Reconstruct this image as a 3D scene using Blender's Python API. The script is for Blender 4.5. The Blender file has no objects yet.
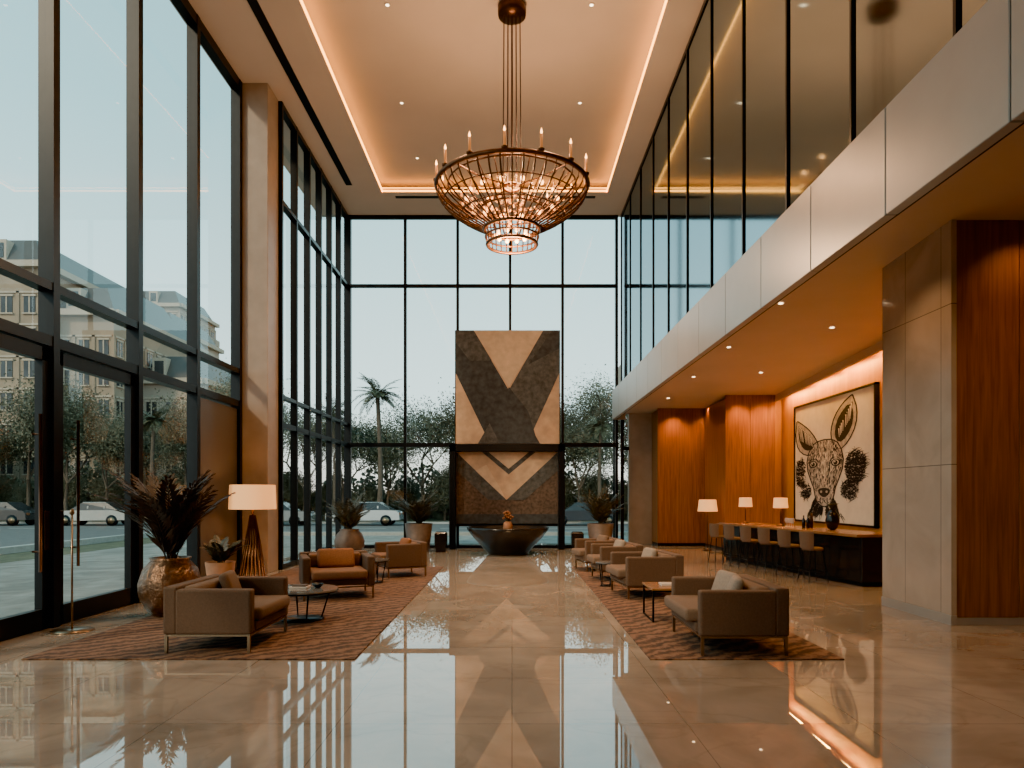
import bpy, bmesh, math, random
from mathutils import Vector, Matrix
R = random.Random(7)
S = bpy.context.scene
COL = S.collection

# ------------------------------------------------------------------ materials
def nm(name):
    m = bpy.data.materials.new(name); m.use_nodes = True
    nt = m.node_tree; b = nt.nodes["Principled BSDF"]
    return m, nt, b
def mat(name, col, rough=0.5, metal=0.0, em=None, es=0.0, ior=1.5, noise=0.0, nscale=8.0, bump=0.0, coat=0.0, stretch=(1,1,1), trans=0.0):
    m, nt, b = nm(name)
    c = (*col, 1)
    b.inputs["Base Color"].default_value = c
    b.inputs["Roughness"].default_value = rough
    b.inputs["Metallic"].default_value = metal
    b.inputs["IOR"].default_value = ior
    b.inputs["Coat Weight"].default_value = coat
    if em:
        b.inputs["Emission Color"].default_value = (*em, 1)
        b.inputs["Emission Strength"].default_value = es
    if noise > 0 or bump > 0:
        tc = nt.nodes.new("ShaderNodeTexCoord"); mp = nt.nodes.new("ShaderNodeMapping")
        mp.inputs["Scale"].default_value = stretch
        nz = nt.nodes.new("ShaderNodeTexNoise"); nz.inputs["Scale"].default_value = nscale
        nz.inputs["Detail"].default_value = 6
        nt.links.new(tc.outputs["Object"], mp.inputs[0]); nt.links.new(mp.outputs[0], nz.inputs["Vector"])
        if noise > 0:
            cr = nt.nodes.new("ShaderNodeValToRGB")
            cr.color_ramp.elements[0].position = 0.3; cr.color_ramp.elements[1].position = 0.7
            cr.color_ramp.elements[0].color = (*[x*(1-noise) for x in col], 1)
            cr.color_ramp.elements[1].color = (*[min(1, x*(1+noise)) for x in col], 1)
            nt.links.new(nz.outputs["Fac"], cr.inputs[0]); nt.links.new(cr.outputs[0], b.inputs["Base Color"])
        if bump > 0:
            bp = nt.nodes.new("ShaderNodeBump"); bp.inputs["Strength"].default_value = bump; bp.inputs["Distance"].default_value = 0.02
            nt.links.new(nz.outputs["Fac"], bp.inputs["Height"]); nt.links.new(bp.outputs[0], b.inputs["Normal"])
    return m
def glass(name, tint=(0.9,0.95,0.95), ior=1.45, refl=(1,1,1), rough=0.0):
    m = bpy.data.materials.new(name); m.use_nodes = True; nt = m.node_tree; nt.nodes.clear()
    o = nt.nodes.new("ShaderNodeOutputMaterial"); mx = nt.nodes.new("ShaderNodeMixShader")
    t = nt.nodes.new("ShaderNodeBsdfTransparent"); g = nt.nodes.new("ShaderNodeBsdfGlossy"); f = nt.nodes.new("ShaderNodeFresnel")
    t.inputs[0].default_value = (*tint, 1); g.inputs[0].default_value = (*refl, 1); g.inputs["Roughness"].default_value = rough
    f.inputs[0].default_value = ior
    nt.links.new(f.outputs[0], mx.inputs[0]); nt.links.new(t.outputs[0], mx.inputs[1]); nt.links.new(g.outputs[0], mx.inputs[2]); nt.links.new(mx.outputs[0], o.inputs[0])
    return m
def stone_tiles(name, c1, c2, mortar, w, h, rough, ior, axis="XY", vein=0.35, ms=0.006, thin=0.0):
    m, nt, b = nm(name)
    tc = nt.nodes.new("ShaderNodeTexCoord"); sp = nt.nodes.new("ShaderNodeSeparateXYZ"); cb = nt.nodes.new("ShaderNodeCombineXYZ")
    nt.links.new(tc.outputs["Object"], sp.inputs[0])
    nt.links.new(sp.outputs[axis[0]], cb.inputs[0]); nt.links.new(sp.outputs[axis[1]], cb.inputs[1])
    br = nt.nodes.new("ShaderNodeTexBrick"); br.offset = 0.0
    br.inputs["Scale"].default_value = 1.0; br.inputs["Brick Width"].default_value = w; br.inputs["Row Height"].default_value = h
    br.inputs["Mortar Size"].default_value = ms; br.inputs["Mortar Smooth"].default_value = 0.1
    br.inputs["Color1"].default_value = (*c1, 1); br.inputs["Color2"].default_value = (*c2, 1); br.inputs["Mortar"].default_value = (*mortar, 1)
    nt.links.new(cb.outputs[0], br.inputs["Vector"])
    nz = nt.nodes.new("ShaderNodeTexNoise"); nz.inputs["Scale"].default_value = 0.9; nz.inputs["Detail"].default_value = 9; nz.inputs["Distortion"].default_value = 1.6
    nt.links.new(tc.outputs["Object"], nz.inputs["Vector"])
    cr = nt.nodes.new("ShaderNodeValToRGB"); cr.color_ramp.elements[0].position = 0.35; cr.color_ramp.elements[1].position = 0.65
    cr.color_ramp.elements[0].color = (1-vein, 1-vein*1.05, 1-vein*1.1, 1); cr.color_ramp.elements[1].color = (1.1, 1.1, 1.1, 1)
    nt.links.new(nz.outputs["Fac"], cr.inputs[0])
    mx = nt.nodes.new("ShaderNodeMix"); mx.data_type = 'RGBA'; mx.blend_type = 'MULTIPLY'; mx.inputs[0].default_value = 1
    nt.links.new(br.outputs["Color"], mx.inputs[6]); nt.links.new(cr.outputs[0], mx.inputs[7])
    out = mx.outputs[2]
    if thin > 0:
        n2 = nt.nodes.new("ShaderNodeTexNoise"); n2.inputs["Scale"].default_value = 0.45; n2.inputs["Detail"].default_value = 7; n2.inputs["Distortion"].default_value = 2.0
        nt.links.new(tc.outputs["Object"], n2.inputs["Vector"])
        c2_ = nt.nodes.new("ShaderNodeValToRGB"); e = c2_.color_ramp.elements
        e[0].position = 0.48; e[0].color = (1,1,1,1); e[1].position = 0.52; e[1].color = (1,1,1,1); k = e.new(0.5); k.color = (1-thin,1-thin*1.1,1-thin*1.2,1)
        nt.links.new(n2.outputs["Fac"], c2_.inputs[0])
        m2 = nt.nodes.new("ShaderNodeMix"); m2.data_type = 'RGBA'; m2.blend_type = 'MULTIPLY'; m2.inputs[0].default_value = 1
        nt.links.new(out, m2.inputs[6]); nt.links.new(c2_.outputs[0], m2.inputs[7]); out = m2.outputs[2]
    nt.links.new(out, b.inputs["Base Color"])
    b.inputs["Roughness"].default_value = rough; b.inputs["IOR"].default_value = ior
    return m
def wood(name, c1, c2, rough=0.35, sc=(14, 14, 0.7), coat=0.2):
    m, nt, b = nm(name)
    tc = nt.nodes.new("ShaderNodeTexCoord"); mp = nt.nodes.new("ShaderNodeMapping"); mp.inputs["Scale"].default_value = sc
    nz = nt.nodes.new("ShaderNodeTexNoise"); nz.inputs["Scale"].default_value = 1.5; nz.inputs["Detail"].default_value = 8; nz.inputs["Distortion"].default_value = 0.6
    cr = nt.nodes.new("ShaderNodeValToRGB"); cr.color_ramp.elements[0].position = 0.3; cr.color_ramp.elements[1].position = 0.7
    cr.color_ramp.elements[0].color = (*c1, 1); cr.color_ramp.elements[1].color = (*c2, 1)
    nt.links.new(tc.outputs["Object"], mp.inputs[0]); nt.links.new(mp.outputs[0], nz.inputs["Vector"]); nt.links.new(nz.outputs["Fac"], cr.inputs[0]); nt.links.new(cr.outputs[0], b.inputs["Base Color"])
    b.inputs["Roughness"].default_value = rough; b.inputs["Coat Weight"].default_value = coat; b.inputs["Coat Roughness"].default_value = 0.15
    return m
def rugmat(name):
    m, nt, b = nm(name)
    tc = nt.nodes.new("ShaderNodeTexCoord"); mp = nt.nodes.new("ShaderNodeMapping"); mp.inputs["Rotation"].default_value = (0, 0, 0.9)
    wv = nt.nodes.new("ShaderNodeTexWave"); wv.inputs["Scale"].default_value = 1.7; wv.inputs["Distortion"].default_value = 11; wv.inputs["Detail"].default_value = 7; wv.inputs["Detail Scale"].default_value = 1.3; wv.inputs["Detail Roughness"].default_value = 0.75
    cr = nt.nodes.new("ShaderNodeValToRGB")
    e = cr.color_ramp.elements; e[0].position = 0.05; e[0].color = (0.05, 0.027, 0.018, 1); e[1].position = 0.95; e[1].color = (0.2, 0.105, 0.06, 1)
    k = e.new(0.3); k.color = (0.105, 0.049, 0.027, 1); k = e.new(0.6); k.color = (0.145, 0.068, 0.037, 1)
    nt.links.new(tc.outputs["Object"], mp.inputs[0]); nt.links.new(mp.outputs[0], wv.inputs["Vector"]); nt.links.new(wv.outputs["Fac"], cr.inputs[0]); nt.links.new(cr.outputs[0], b.inputs["Base Color"])
    b.inputs["Roughness"].default_value = 0.95
    return m

M_floor = stone_tiles("floor_marble", (0.35,0.285,0.225), (0.375,0.305,0.245), (0.2,0.16,0.13), 1.3, 1.3, 0.012, 2.9, "XY", 0.2, 0.004, 0.1)
M_ceil = mat("ceiling_plaster", (0.6,0.5,0.42), 0.8, noise=0.03, nscale=1)
M_frame = mat("frame_black_metal", (0.012,0.013,0.015), 0.35, 0.6, noise=0.1)
M_glass = glass("window_glass", (0.88,0.95,0.955), 1.42)
M_dglass = glass("tinted_glass", (0.10,0.085,0.075), 1.40, (0.38,0.46,0.5), 0.07)
M_fascia = mat("fascia_panel", (0.34,0.305,0.265), 0.3, 0.1, noise=0.05, nscale=2)
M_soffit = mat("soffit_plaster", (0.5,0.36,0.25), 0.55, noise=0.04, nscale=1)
M_stone = stone_tiles("pier_stone", (0.43,0.345,0.27), (0.4,0.32,0.25), (0.15,0.12,0.1), 0.85, 2.1, 0.14, 1.9, "YZ", 0.12, 0.006)
M_colst = mat("column_stone", (0.33,0.255,0.2), 0.4, noise=0.1, nscale=3)
M_wood = wood("walnut_panel", (0.17,0.056,0.016), (0.31,0.112,0.032))
M_gold = wood("amber_veneer", (0.40,0.155,0.022), (0.55,0.24,0.04), 0.45, (3,3,.6), .05)
M_wood_d = wood("bar_wood_top", (0.2,0.09,0.035), (0.36,0.17,0.07), 0.25, (1,1,10))
M_black = mat("gloss_black", (0.012,0.011,0.011), 0.18, noise=0.2, nscale=4)
M_bronze = mat("bronze", (0.15,0.07,0.036), 0.35, 0.9, noise=0.15)
M_bronze_d = mat("dark_bronze", (0.08,0.038,0.022), 0.38, 0.85, noise=0.15)
M_fab = mat("taupe_fabric", (0.105,0.06,0.038), 0.85, noise=0.12, nscale=60, bump=0.15)
M_fab2 = mat("taupe_fabric_seat", (0.15,0.092,0.06), 0.9, noise=0.12, nscale=60, bump=0.15)
M_tanseat = mat("tan_brown_fabric", (0.2,0.1,0.055), 0.9, noise=0.12, nscale=60, bump=0.15)
M_orange = mat("rust_cushion", (0.24,0.09,0.036), 0.85, noise=0.15, nscale=50, bump=0.1)
M_grey = mat("grey_cushion", (0.25,0.2,0.16), 0.9, noise=0.15, nscale=50, bump=0.1)
M_leg = mat("brass_leg", (0.28,0.19,0.12), 0.3, 0.9, noise=0.05)
M_shade = mat("lamp_shade_linen", (0.75,0.5,0.3), 0.8, em=(1,0.42,0.12), es=0.95, noise=0.05, nscale=40)
M_bulb = mat("warm_bulb", (1,0.7,0.4), 0.4, em=(1,0.42,0.12), es=10)
M_cand = mat("candle_sleeve", (0.5,0.22,0.08), 0.5, em=(1,0.35,0.08), es=0.35)
M_crystal = mat("amber_crystal", (0.8,0.4,0.15), 0.15, em=(1,0.36,0.08), es=1.4)
M_strip = mat("cove_led", (1,0.6,0.2), 0.5, em=(1,0.38,0.05), es=8.5)
M_down = mat("downlight_lens", (1,0.8,0.6), 0.5, em=(1,0.75,0.45), es=7)
M_leaf = mat("plant_leaf", (0.045,0.04,0.022), 0.5, noise=0.4, nscale=5)
M_leaf_b = mat("dry_palm_leaf", (0.05,0.03,0.02), 0.5, noise=0.4, nscale=5)
M_copper = mat("hammered_copper", (0.17,0.09,0.05), 0.3, 0.6, noise=0.4, nscale=18, bump=0.8)
M_terra = mat("terracotta", (0.3,0.13,0.06), 0.7, noise=0.15)
M_clay = mat("brown_clay", (0.1,0.066,0.05), 0.55, noise=0.2)
M_soil = mat("soil", (0.03,0.02,0.015), 0.95, noise=0.4, nscale=30)
M_rug = rugmat("rug_weave")
M_tan = mat("art_tan", (0.5,0.34,0.22), 0.75, noise=0.18, nscale=3.5, bump=0.3)
M_tan2 = mat("art_light_tan", (0.56,0.41,0.28), 0.75, noise=0.13, nscale=5, bump=0.3)
M_char = mat("art_charcoal", (0.03,0.034,0.038), 0.7, noise=0.5, nscale=6, bump=0.3)
M_char2 = mat("art_slate", (0.06,0.062,0.062), 0.7, noise=0.45, nscale=9, bump=0.3)
M_brown = mat("art_umber", (0.075,0.05,0.038), 0.7, noise=0.5, nscale=12, bump=0.3)
M_canvas = mat("canvas_cream", (0.76,0.66,0.52), 0.8, noise=0.06, nscale=4)
M_ink = mat("ink_black", (0.02,0.017,0.015), 0.8, noise=0.3, nscale=20)
M_inkg = mat("ink_wash", (0.44,0.37,0.29), 0.8, noise=0.3, nscale=10)
M_tabletop = mat("smoked_glass_top", (0.3,0.3,0.3), 0.05, 0.5, ior=1.8, noise=0.05)
M_white = mat("ceramic_white", (0.6,0.52,0.45), 0.3, noise=0.05)
M_dark = mat("dark_void", (0.03,0.025,0.022), 0.8, noise=0.1)
M_wall = mat("wall_greige", (0.4,0.32,0.26), 0.7, noise=0.06, nscale=2)
M_panel = mat("taupe_panel", (0.10,0.088,0.08), 0.35, 0.2, noise=0.08, nscale=1)

# ------------------------------------------------------------------ builder
class B:
    def __init__(s): s.v=[]; s.f=[]; s.m=[]; s.s=[]; s.mats=[]
    def mi(s, mt):
        if mt not in s.mats: s.mats.append(mt)
        return s.mats.index(mt)
    def add(s, vs, fs, mt, sm=False, M=None):
        o=len(s.v); i=s.mi(mt)
        for p in vs:
            p=Vector(p); s.v.append(M@p if M else p)
        for f in fs: s.f.append([o+k for k in f]); s.m.append(i); s.s.append(sm)
    def box(s, x0,x1,y0,y1,z0,z1, mt, bev=0, seg=1, sm=False, M=None):
        if bev<=0:
            vs=[(x0,y0,z0),(x1,y0,z0),(x1,y1,z0),(x0,y1,z0),(x0,y0,z1),(x1,y0,z1),(x1,y1,z1),(x0,y1,z1)]
            fs=[(0,3,2,1),(4,5,6,7),(0,1,5,4),(1,2,6,5),(2,3,7,6),(3,0,4,7)]
            s.add(vs,fs,mt,sm,M); return
        bm=bmesh.new(); bmesh.ops.create_cube(bm,size=1)
        for v in bm.verts:
            v.co=Vector(((x0+x1)/2+v.co.x*(x1-x0),(y0+y1)/2+v.co.y*(y1-y0),(z0+z1)/2+v.co.z*(z1-z0)))
        bmesh.ops.bevel(bm,geom=bm.edges[:],offset=bev,segments=seg,profile=0.5,affect='EDGES')
        bm.verts.index_update()
        s.add([v.co.copy() for v in bm.verts],[[v.index for v in f.verts] for f in bm.faces],mt,sm,M); bm.free()
    def lathe(s, prof, mt, c=(0,0,0), n=24, sm=True, M=None, caps=True):
        vs=[];fs=[]
        for r,z in prof:
            for k in range(n):
                a=2*math.pi*k/n; vs.append((c[0]+r*math.cos(a),c[1]+r*math.sin(a),c[2]+z))
        for j in range(len(prof)-1):
            for k in range(n):
                k2=(k+1)%n; fs.append((j*n+k,j*n+k2,(j+1)*n+k2,(j+1)*n+k))
        if caps:
            if prof[0][0]>1e-4: fs.append(tuple(reversed(range(n))))
            if prof[-1][0]>1e-4: fs.append(tuple((len(prof)-1)*n+k for k in range(n)))
        s.add(vs,fs,mt,sm,M)
    def cyl(s, x,y,z0,z1,r,mt,n=16,sm=True,M=None): s.lathe([(r,z0),(r,z1)],mt,(x,y,0),n,sm,M)
    def tube(s, pts, r, mt, n=6, M=None, closed=False):
        pts=[Vector(p) for p in pts]; N=len(pts); rs=r if isinstance(r,(list,tuple)) else [r]*N
        vs=[];fs=[]; up=Vector((0,0,1))
        for i,p in enumerate(pts):
            if closed: t=pts[(i+1)%N]-pts[i-1]
            else: t=pts[min(i+1,N-1)]-pts[max(i-1,0)]
            t.normalize()
            u = up if abs(t.dot(up))<0.95 else Vector((1,0,0))
            a=t.cross(u).normalized(); b=t.cross(a).normalized()
            for k in range(n):
                an=2*math.pi*k/n; vs.append(p+(a*math.cos(an)+b*math.sin(an))*rs[i])
        rng=N if closed else N-1
        for i in range(rng):
            j=(i+1)%N
            for k in range(n):
                k2=(k+1)%n; fs.append((i*n+k,i*n+k2,j*n+k2,j*n+k))
        if not closed: fs.append(tuple(range(n))); fs.append(tuple((N-1)*n+k for k in reversed(range(n))))
        s.add(vs,fs,mt,True,M)
    def ring(s, c, R_, r, mt, n=48, k=6): s.tube([(c[0]+R_*math.cos(2*math.pi*i/n),c[1]+R_*math.sin(2*math.pi*i/n),c[2]) for i in range(n)],r,mt,k,closed=True)
    def ball(s, c, r, mt, sc=(1,1,1), n=10):
        prof=[(max(1e-5,r*math.sin(math.pi*j/n)),-r*math.cos(math.pi*j/n)*sc[2]) for j in range(n+1)]
        s.lathe(prof,mt,c,n*2,True,None,False)
    def quad(s, a,b,c,d, mt): s.add([a,b,c,d],[(0,1,2,3)],mt)
    def poly(s, pts, mt): s.add(pts,[tuple(range(len(pts)))],mt)
    def done(s, name, loc=(0,0,0), rz=0, sc=1):
        me=bpy.data.meshes.new(name); me.from_pydata([tuple(v) for v in s.v],[],s.f)
        for m_ in s.mats: me.materials.append(m_)
        me.polygons.foreach_set("material_index",s.m); me.polygons.foreach_set("use_smooth",s.s); me.update()
        ob=bpy.data.objects.new(name,me); COL.objects.link(ob); ob.location=loc; ob.rotation_euler=(0,0,rz); ob.scale=(sc,sc,sc)
        return ob
def inst(ob, name, loc, rz=0, sc=1):
    o=bpy.data.objects.new(name,ob.data); COL.objects.link(o); o.location=loc; o.rotation_euler=(0,0,rz); o.scale=(sc,sc,sc); return o
def simple(name, x0,x1,y0,y1,z0,z1, mt, bev=0):
    b=B(); b.box(x0,x1,y0,y1,z0,z1,mt,bev); return b.done(name)

# ------------------------------------------------------------------ camera
cam=bpy.data.cameras.new("camera"); co=bpy.data.objects.new("camera",cam); COL.objects.link(co)
co.location=(0,0,1.7); co.rotation_euler=(math.pi/2,0,0); cam.sensor_width=36; cam.lens=700*36/1024
cam.shift_y=111/1024; cam.clip_end=600; S.camera=co

# ------------------------------------------------------------------ shell
CZ=10.65; XL=-5.95; XL2=-5.3; YB=22.45; XR=3.5
simple("floor",-6.1,8.5,-3,24.5,-0.1,0,M_floor)
# ceiling with cove recess
b=B(); hx0,hx1,hy1=-3.85,2.82,20.7
b.box(-6.2,hx0,-3,YB+.1,CZ,CZ+.12,M_ceil); b.box(hx1,4.0,-3,YB+.1,CZ,CZ+.12,M_ceil)
b.box(hx0,hx1,hy1,YB+.1,CZ,CZ+.12,M_ceil)
b.box(-6.2,4.0,-3,YB+.1,CZ+.30,CZ+.45,M_ceil)
b.box(-6.2,hx0-.35,-3,YB+.1,CZ+.12,CZ+.3,M_ceil); b.box(hx1+.35,4.0,-3,YB+.1,CZ+.12,CZ+.3,M_ceil); b.box(hx0-.35,hx1+.35,hy1+.35,YB+.1,CZ+.12,CZ+.3,M_ceil)
b.box(-4.79,-4.61,-3,20.2,CZ-.015,CZ,M_frame)
b.box(-3.5,-2.2,20.95,21.1,CZ-.012,CZ,M_frame); b.box(1.2,2.5,20.95,21.1,CZ-.012,CZ,M_frame)
b.done("ceiling")
b=B()
b.box(hx0-.05,hx0+.0,-3,hy1+.03,CZ+.121,CZ+.14,M_strip); b.box(hx1,hx1+.05,-3,hy1+.03,CZ+.121,CZ+.14,M_strip); b.box(hx0,hx1,hy1,hy1+.05,CZ+.121,CZ+.14,M_strip)
b.box(hx0,hx0+.035,-3,hy1,CZ+.02,CZ+.05,M_strip); b.box(hx1-.035,hx1,-3,hy1,CZ+.02,CZ+.05,M_strip); b.box(hx0,hx1,hy1-.035,hy1,CZ+.02,CZ+.05,M_strip)
b.done("trim_cove_light")
# glazing helper
def glaz(name, fixed, axis, a_list, z_list, z0, z1, mw=0.09, md=0.18, glass_m=M_glass, zw=0.09, gaps=(), panels=()):
    b=B()
    def bx(a0,a1,za,zb,d,m=M_frame):
        if axis=='Y': b.box(fixed-d/2,fixed+d/2,a0,a1,za,zb,m)
        else: b.box(a0,a1,fixed-d/2,fixed+d/2,za,zb,m)
    for a in a_list: bx(a-mw/2,a+mw/2,z0,z1,md)
    for z,w in z_list:
        bx(a_list[0]-mw/2,a_list[-1]+mw/2,z-w/2,z+w/2,md*.9)
    for i in range(len(a_list)-1):
        a0,a1=a_list[i],a_list[i+1]
        zb=z0
        for g in gaps:
            if g[0]-.1<a0 and a1<g[1]+.1: zb=g[2]
        if axis=='Y': b.quad((fixed,a0,zb),(fixed,a1,zb),(fixed,a1,z1),(fixed,a0,z1),glass_m)
        else: b.quad((a0,fixed,zb),(a1,fixed,zb),(a1,fixed,z1),(a0,fixed,z1),glass_m)
    for p in panels: bx(p[0],p[1],p[2],p[3],.08,M_panel)
    b.done(name)
ys=[-2.95]+[15.12-2.04*k for k in range(8,-1,-1)]
glaz("window_1",XL,'Y',ys,[(3.66,.14),(4.36,.11),(CZ-.1,.2)],0,CZ,.13,.2,gaps=((15.12-2.04*4,15.12-2.04*2,3.6),),panels=((13.2,15.05,.1,3.55),))  # solid taupe panel stands in for a brown-grey reflective pane
b=B(); b.box(XL-.09,XL+.09,11.1,15.1,0,.12,M_frame); b.box(XL-.09,XL+.09,-3,6.9,0,.12,M_frame); b.done("trim_1")
d0=15.12-2.04*4
for i in range(2):
    a0=d0+2.04*i+.075; a1=a0+2.04-.15
    b=B(); b.box(XL-.05,XL+.05,a0,a0+.13,0.01,3.57,M_frame); b.box(XL-.05,XL+.05,a1-.13,a1,0.01,3.57,M_frame)
    b.box(XL-.05,XL+.05,a0,a1,.01,.26,M_frame); b.box(XL-.05,XL+.05,a0,a1,3.4,3.57,M_frame)
    b.quad((XL,a0,.2),(XL,a1,.2),(XL,a1,3.4),(XL,a0,3.4),M_glass)
    hy = a1-.3 if i==0 else a0+.3
    b.tube([(XL+.14,hy,.75),(XL+.14,hy,2.7)],.02,M_bronze_d,8); b.tube([(XL+.04,hy,1.0),(XL+.14,hy,1.0)],.014,M_bronze_d); b.tube([(XL+.04,hy,2.45),(XL+.14,hy,2.45)],.014,M_bronze_d)
    hy2 = a1-.06 if i==0 else a0+.06
    b.box(XL+.05,XL+.075,hy2-.05,hy2+.05,1.0,1.5,M_bronze_d,.008)
    b.done("door_%d"%(i+1))
glaz("window_2",XL2,'Y',[15.95+1.083*k for k in range(7)],[(3.3,.12),(3.95,.08),(8.4,.09),(CZ-.06,.12),(.06,.12)],0,CZ,.09,.16)
glaz("window_3",YB,'X',[-5.2,-3.42,-1.74,-.06,1.62,3.35],[(3.3,.13),(8.4,.09),(CZ-.05,.1),(.05,.1)],0,CZ,.085,.16)
simple("column",-6.1,-5.3,15.2,15.88,0,CZ,M_colst,.01)
b=B(); b.box(-6.14,-5.2,22.38,22.55,0,0.02,M_frame); b.done("trim_2")
# right upper glazing
glaz("window_4",XR,'Y',[-2.95+1.69*k for k in range(16)],[(CZ-.05,.1),(5.12,.1)],5.07,CZ,.04,.05,M_dglass)
simple("wall_right_upper",3.9,4.05,-3,YB,6.0,CZ,mat("upper_wall",(0.16,0.12,0.1),.7,noise=.1))
# fascia
b=B(); y=-3
while y<22.2:
    y1=min(y+1.5,22.3); b.box(3.2,3.3,y+.008,y1-.008,4.1,5.03,M_fascia,.006); y+=1.5
b.box(3.24,3.62,-3,22.3,4.98,5.06,M_fascia); b.box(3.23,3.34,-3,22.3,4.12,5.0,M_dark); b.box(3.2,3.62,22.3,22.36,4.1,5.05,M_fascia)
b.done("balcony_fascia")
# soffit slab
def sz(y): return 5.75-.05*y
b=B(); x0,x1=3.62,8.5
vs=[(x0,-3,sz(-3)),(x1,-3,sz(-3)),(x1,24.5,sz(24.5)),(x0,24.5,sz(24.5)),(x0,-3,6.05),(x1,-3,6.05),(x1,24.5,6.05),(x0,24.5,6.05)]
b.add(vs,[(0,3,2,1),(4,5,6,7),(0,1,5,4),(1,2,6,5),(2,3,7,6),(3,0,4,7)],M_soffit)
DL=[(4.6,6.5),(4.8,9.5),(4.8,12.5),(4.8,15.5),(4.8,18.5),(4.8,21.5),(6.4,14),(6.4,18),(6.6,7.6)]
for x,y in DL: 
    b.lathe([(.06,-.012),(.042,-.012)],M_white,(x,y,sz(y)),12,False,None,False); b.lathe([(.042,-.01),(.042,0)],M_down,(x,y,sz(y)),12)
b.box(4.6,4.72,10.6,12.0,sz(11.3)-.045,sz(11.3)-.03,M_frame)
vs=[(7.9,10.9,sz(10.9)-.2),(7.95,10.9,sz(10.9)-.2),(7.95,21.0,sz(21.0)-.2),(7.9,21.0,sz(21.0)-.2),(7.9,10.9,sz(10.9)+.01),(7.95,10.9,sz(10.9)+.01),(7.95,21.0,sz(21.0)+.01),(7.9,21.0,sz(21.0)+.01)]
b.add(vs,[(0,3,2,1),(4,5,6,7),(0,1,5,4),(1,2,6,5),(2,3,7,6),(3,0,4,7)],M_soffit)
b.done("ceiling_soffit")
# right lower walls
simple("wall_right",8.3,8.5,-3,24.5,0,sz(24.5)+.0,M_gold)
b=B(); b.add([(8.3,-3,sz(24.5)),(8.5,-3,sz(24.5)),(8.5,24.5,sz(24.5)),(8.3,24.5,sz(24.5)),(8.3,-3,sz(-3)),(8.5,-3,sz(-3))],[(0,3,4),(1,5,2),(0,4,5,1),(4,3,2,5),(0,1,2,3)],M_gold); b.done("wall_right_top")
simple("wall_front",-6.1,8.5,-3.2,-3,0,CZ+.4,M_wall)
simple("wall_back",4.05,8.3,24.3,24.5,0,sz(24.4),M_colst)
b=B(); b.box(3.5,3.6,22.5,22.6,0,sz(22.5),M_frame); b.box(3.5,3.6,24.2,24.3,0,sz(24.3),M_frame); b.box(3.6,4.05,24.22,24.3,3.25,3.37,M_frame)
b.quad((3.55,22.55,0),(3.55,24.25,0),(3.55,24.25,sz(24.3)),(3.55,22.55,sz(22.6)),M_glass); b.quad((3.55,24.25,0),(4.05,24.25,0),(4.05,24.25,sz(24.3)),(3.55,24.25,sz(24.3)),M_glass)
b.done("window_5")
def pier(name,x0,x1,y0,y1,panels):
    b=B(); b.box(x0+.01,x1,y0+.02,y1,0,sz(y1),M_dark)
    w=(x1-x0)/panels
    for i in range(panels):
        b.box(x0+i*w+.006,x0+(i+1)*w-.006,y0,y0+.03,0.1,sz(y1),M_wood,.004)
    b.box(x0,x0+.03,y0+.01,y1,.1,sz(y1),M_wood)
    b.box(x0-.0,x1,y0-.0,y0+.03,0,.1,M_frame); b.box(x0,x1,y0,y0+.03,sz(y1),sz(y0),M_wood); b.done(name)
pier("wood_pier",4.85,7.0,23.3,24.28,3)
pier("wood_pier",6.4,7.9,21.0,23.25,2)
simple("wall_niche",7.92,8.28,21.5,21.6,0,sz(21.6),M_gold)
# big right pier
b=B(); b.box(5.8,8.28,9.2,10.8,0,sz(10.8),M_dark)
b.box(5.73,5.8,9.13,10.83,.12,sz(9.13),M_stone); b.box(5.72,5.8,9.12,10.84,0,.13,M_fascia)
for i in range(3):
    b.box(5.8+i*.827+.004,5.8+(i+1)*.827-.004,9.14,9.2,.1,sz(9.2),M_wood,.004)
b.box(5.8,8.28,9.15,9.2,0,.1,M_fascia); b.box(5.8,8.28,10.8,10.83,0,sz(10.83),M_wood)
b.done("stone_pier")

# ------------------------------------------------------------------ artwork centre
A=21.85
b=B(); AX0,AX1,AZ0,AZ1=-1.76,1.48,3.3,6.84
b.box(AX0,AX1,A,A+.12,AZ0,AZ1,M_tan)
def ap(px,py,yy): return (AX0+(px-456)/103*(AX1-AX0),yy,AZ1-(py-332)/112*(AZ1-AZ0))
def pp(pts,m,k): b.poly([ap(x,y,A-.004*k) for x,y in pts],m)
pp([(456,332),(474,332),(540,444),(490,444),(456,374)],M_char,1)
pp([(559,332),(543,332),(478,444),(527,444),(559,374)],M_char2,2)
pp([(474,332),(543,332),(509,388)],M_tan2,3)
pp([(456,332),(474,332),(492,362),(470,362),(456,344)],M_char2,3)
pp([(509,388),(528,412),(536,438),(532,444),(500,444),(488,420)],M_char,3)
pp([(559,332),(552,332),(528,366),(559,350)],M_char,3)
b.box(AX0-.02,AX0,A-.02,A+.12,AZ0,AZ1,M_frame); b.box(AX1,AX1+.02,A-.02,A+.12,AZ0,AZ1,M_frame)
b.done("chevron_wall_art")
b=B(); PX0,PX1=-1.95,1.64
b.box(PX0,PX0+.2,21.7,22.2,0,3.28,M_frame,.01); b.box(PX1-.2,PX1,21.7,22.2,0,3.28,M_frame,.01); b.box(PX0,PX1,21.7,22.2,3.05,3.28,M_frame,.01)
b.box(PX0+.2,PX1-.2,22.02,22.12,.75,3.05,M_brown); b.box(PX0+.2,PX1-.2,21.98,22.14,.72,.8,M_frame)
def lp(px,py,k): return (PX0+.2+(px-460)/95*(PX1-PX0-.4),22.02-.004*k,3.05-(py-455)/75*2.3)
def lpp(p,m,k): b.poly([lp(x,y,k) for x,y in p],m)
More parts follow.
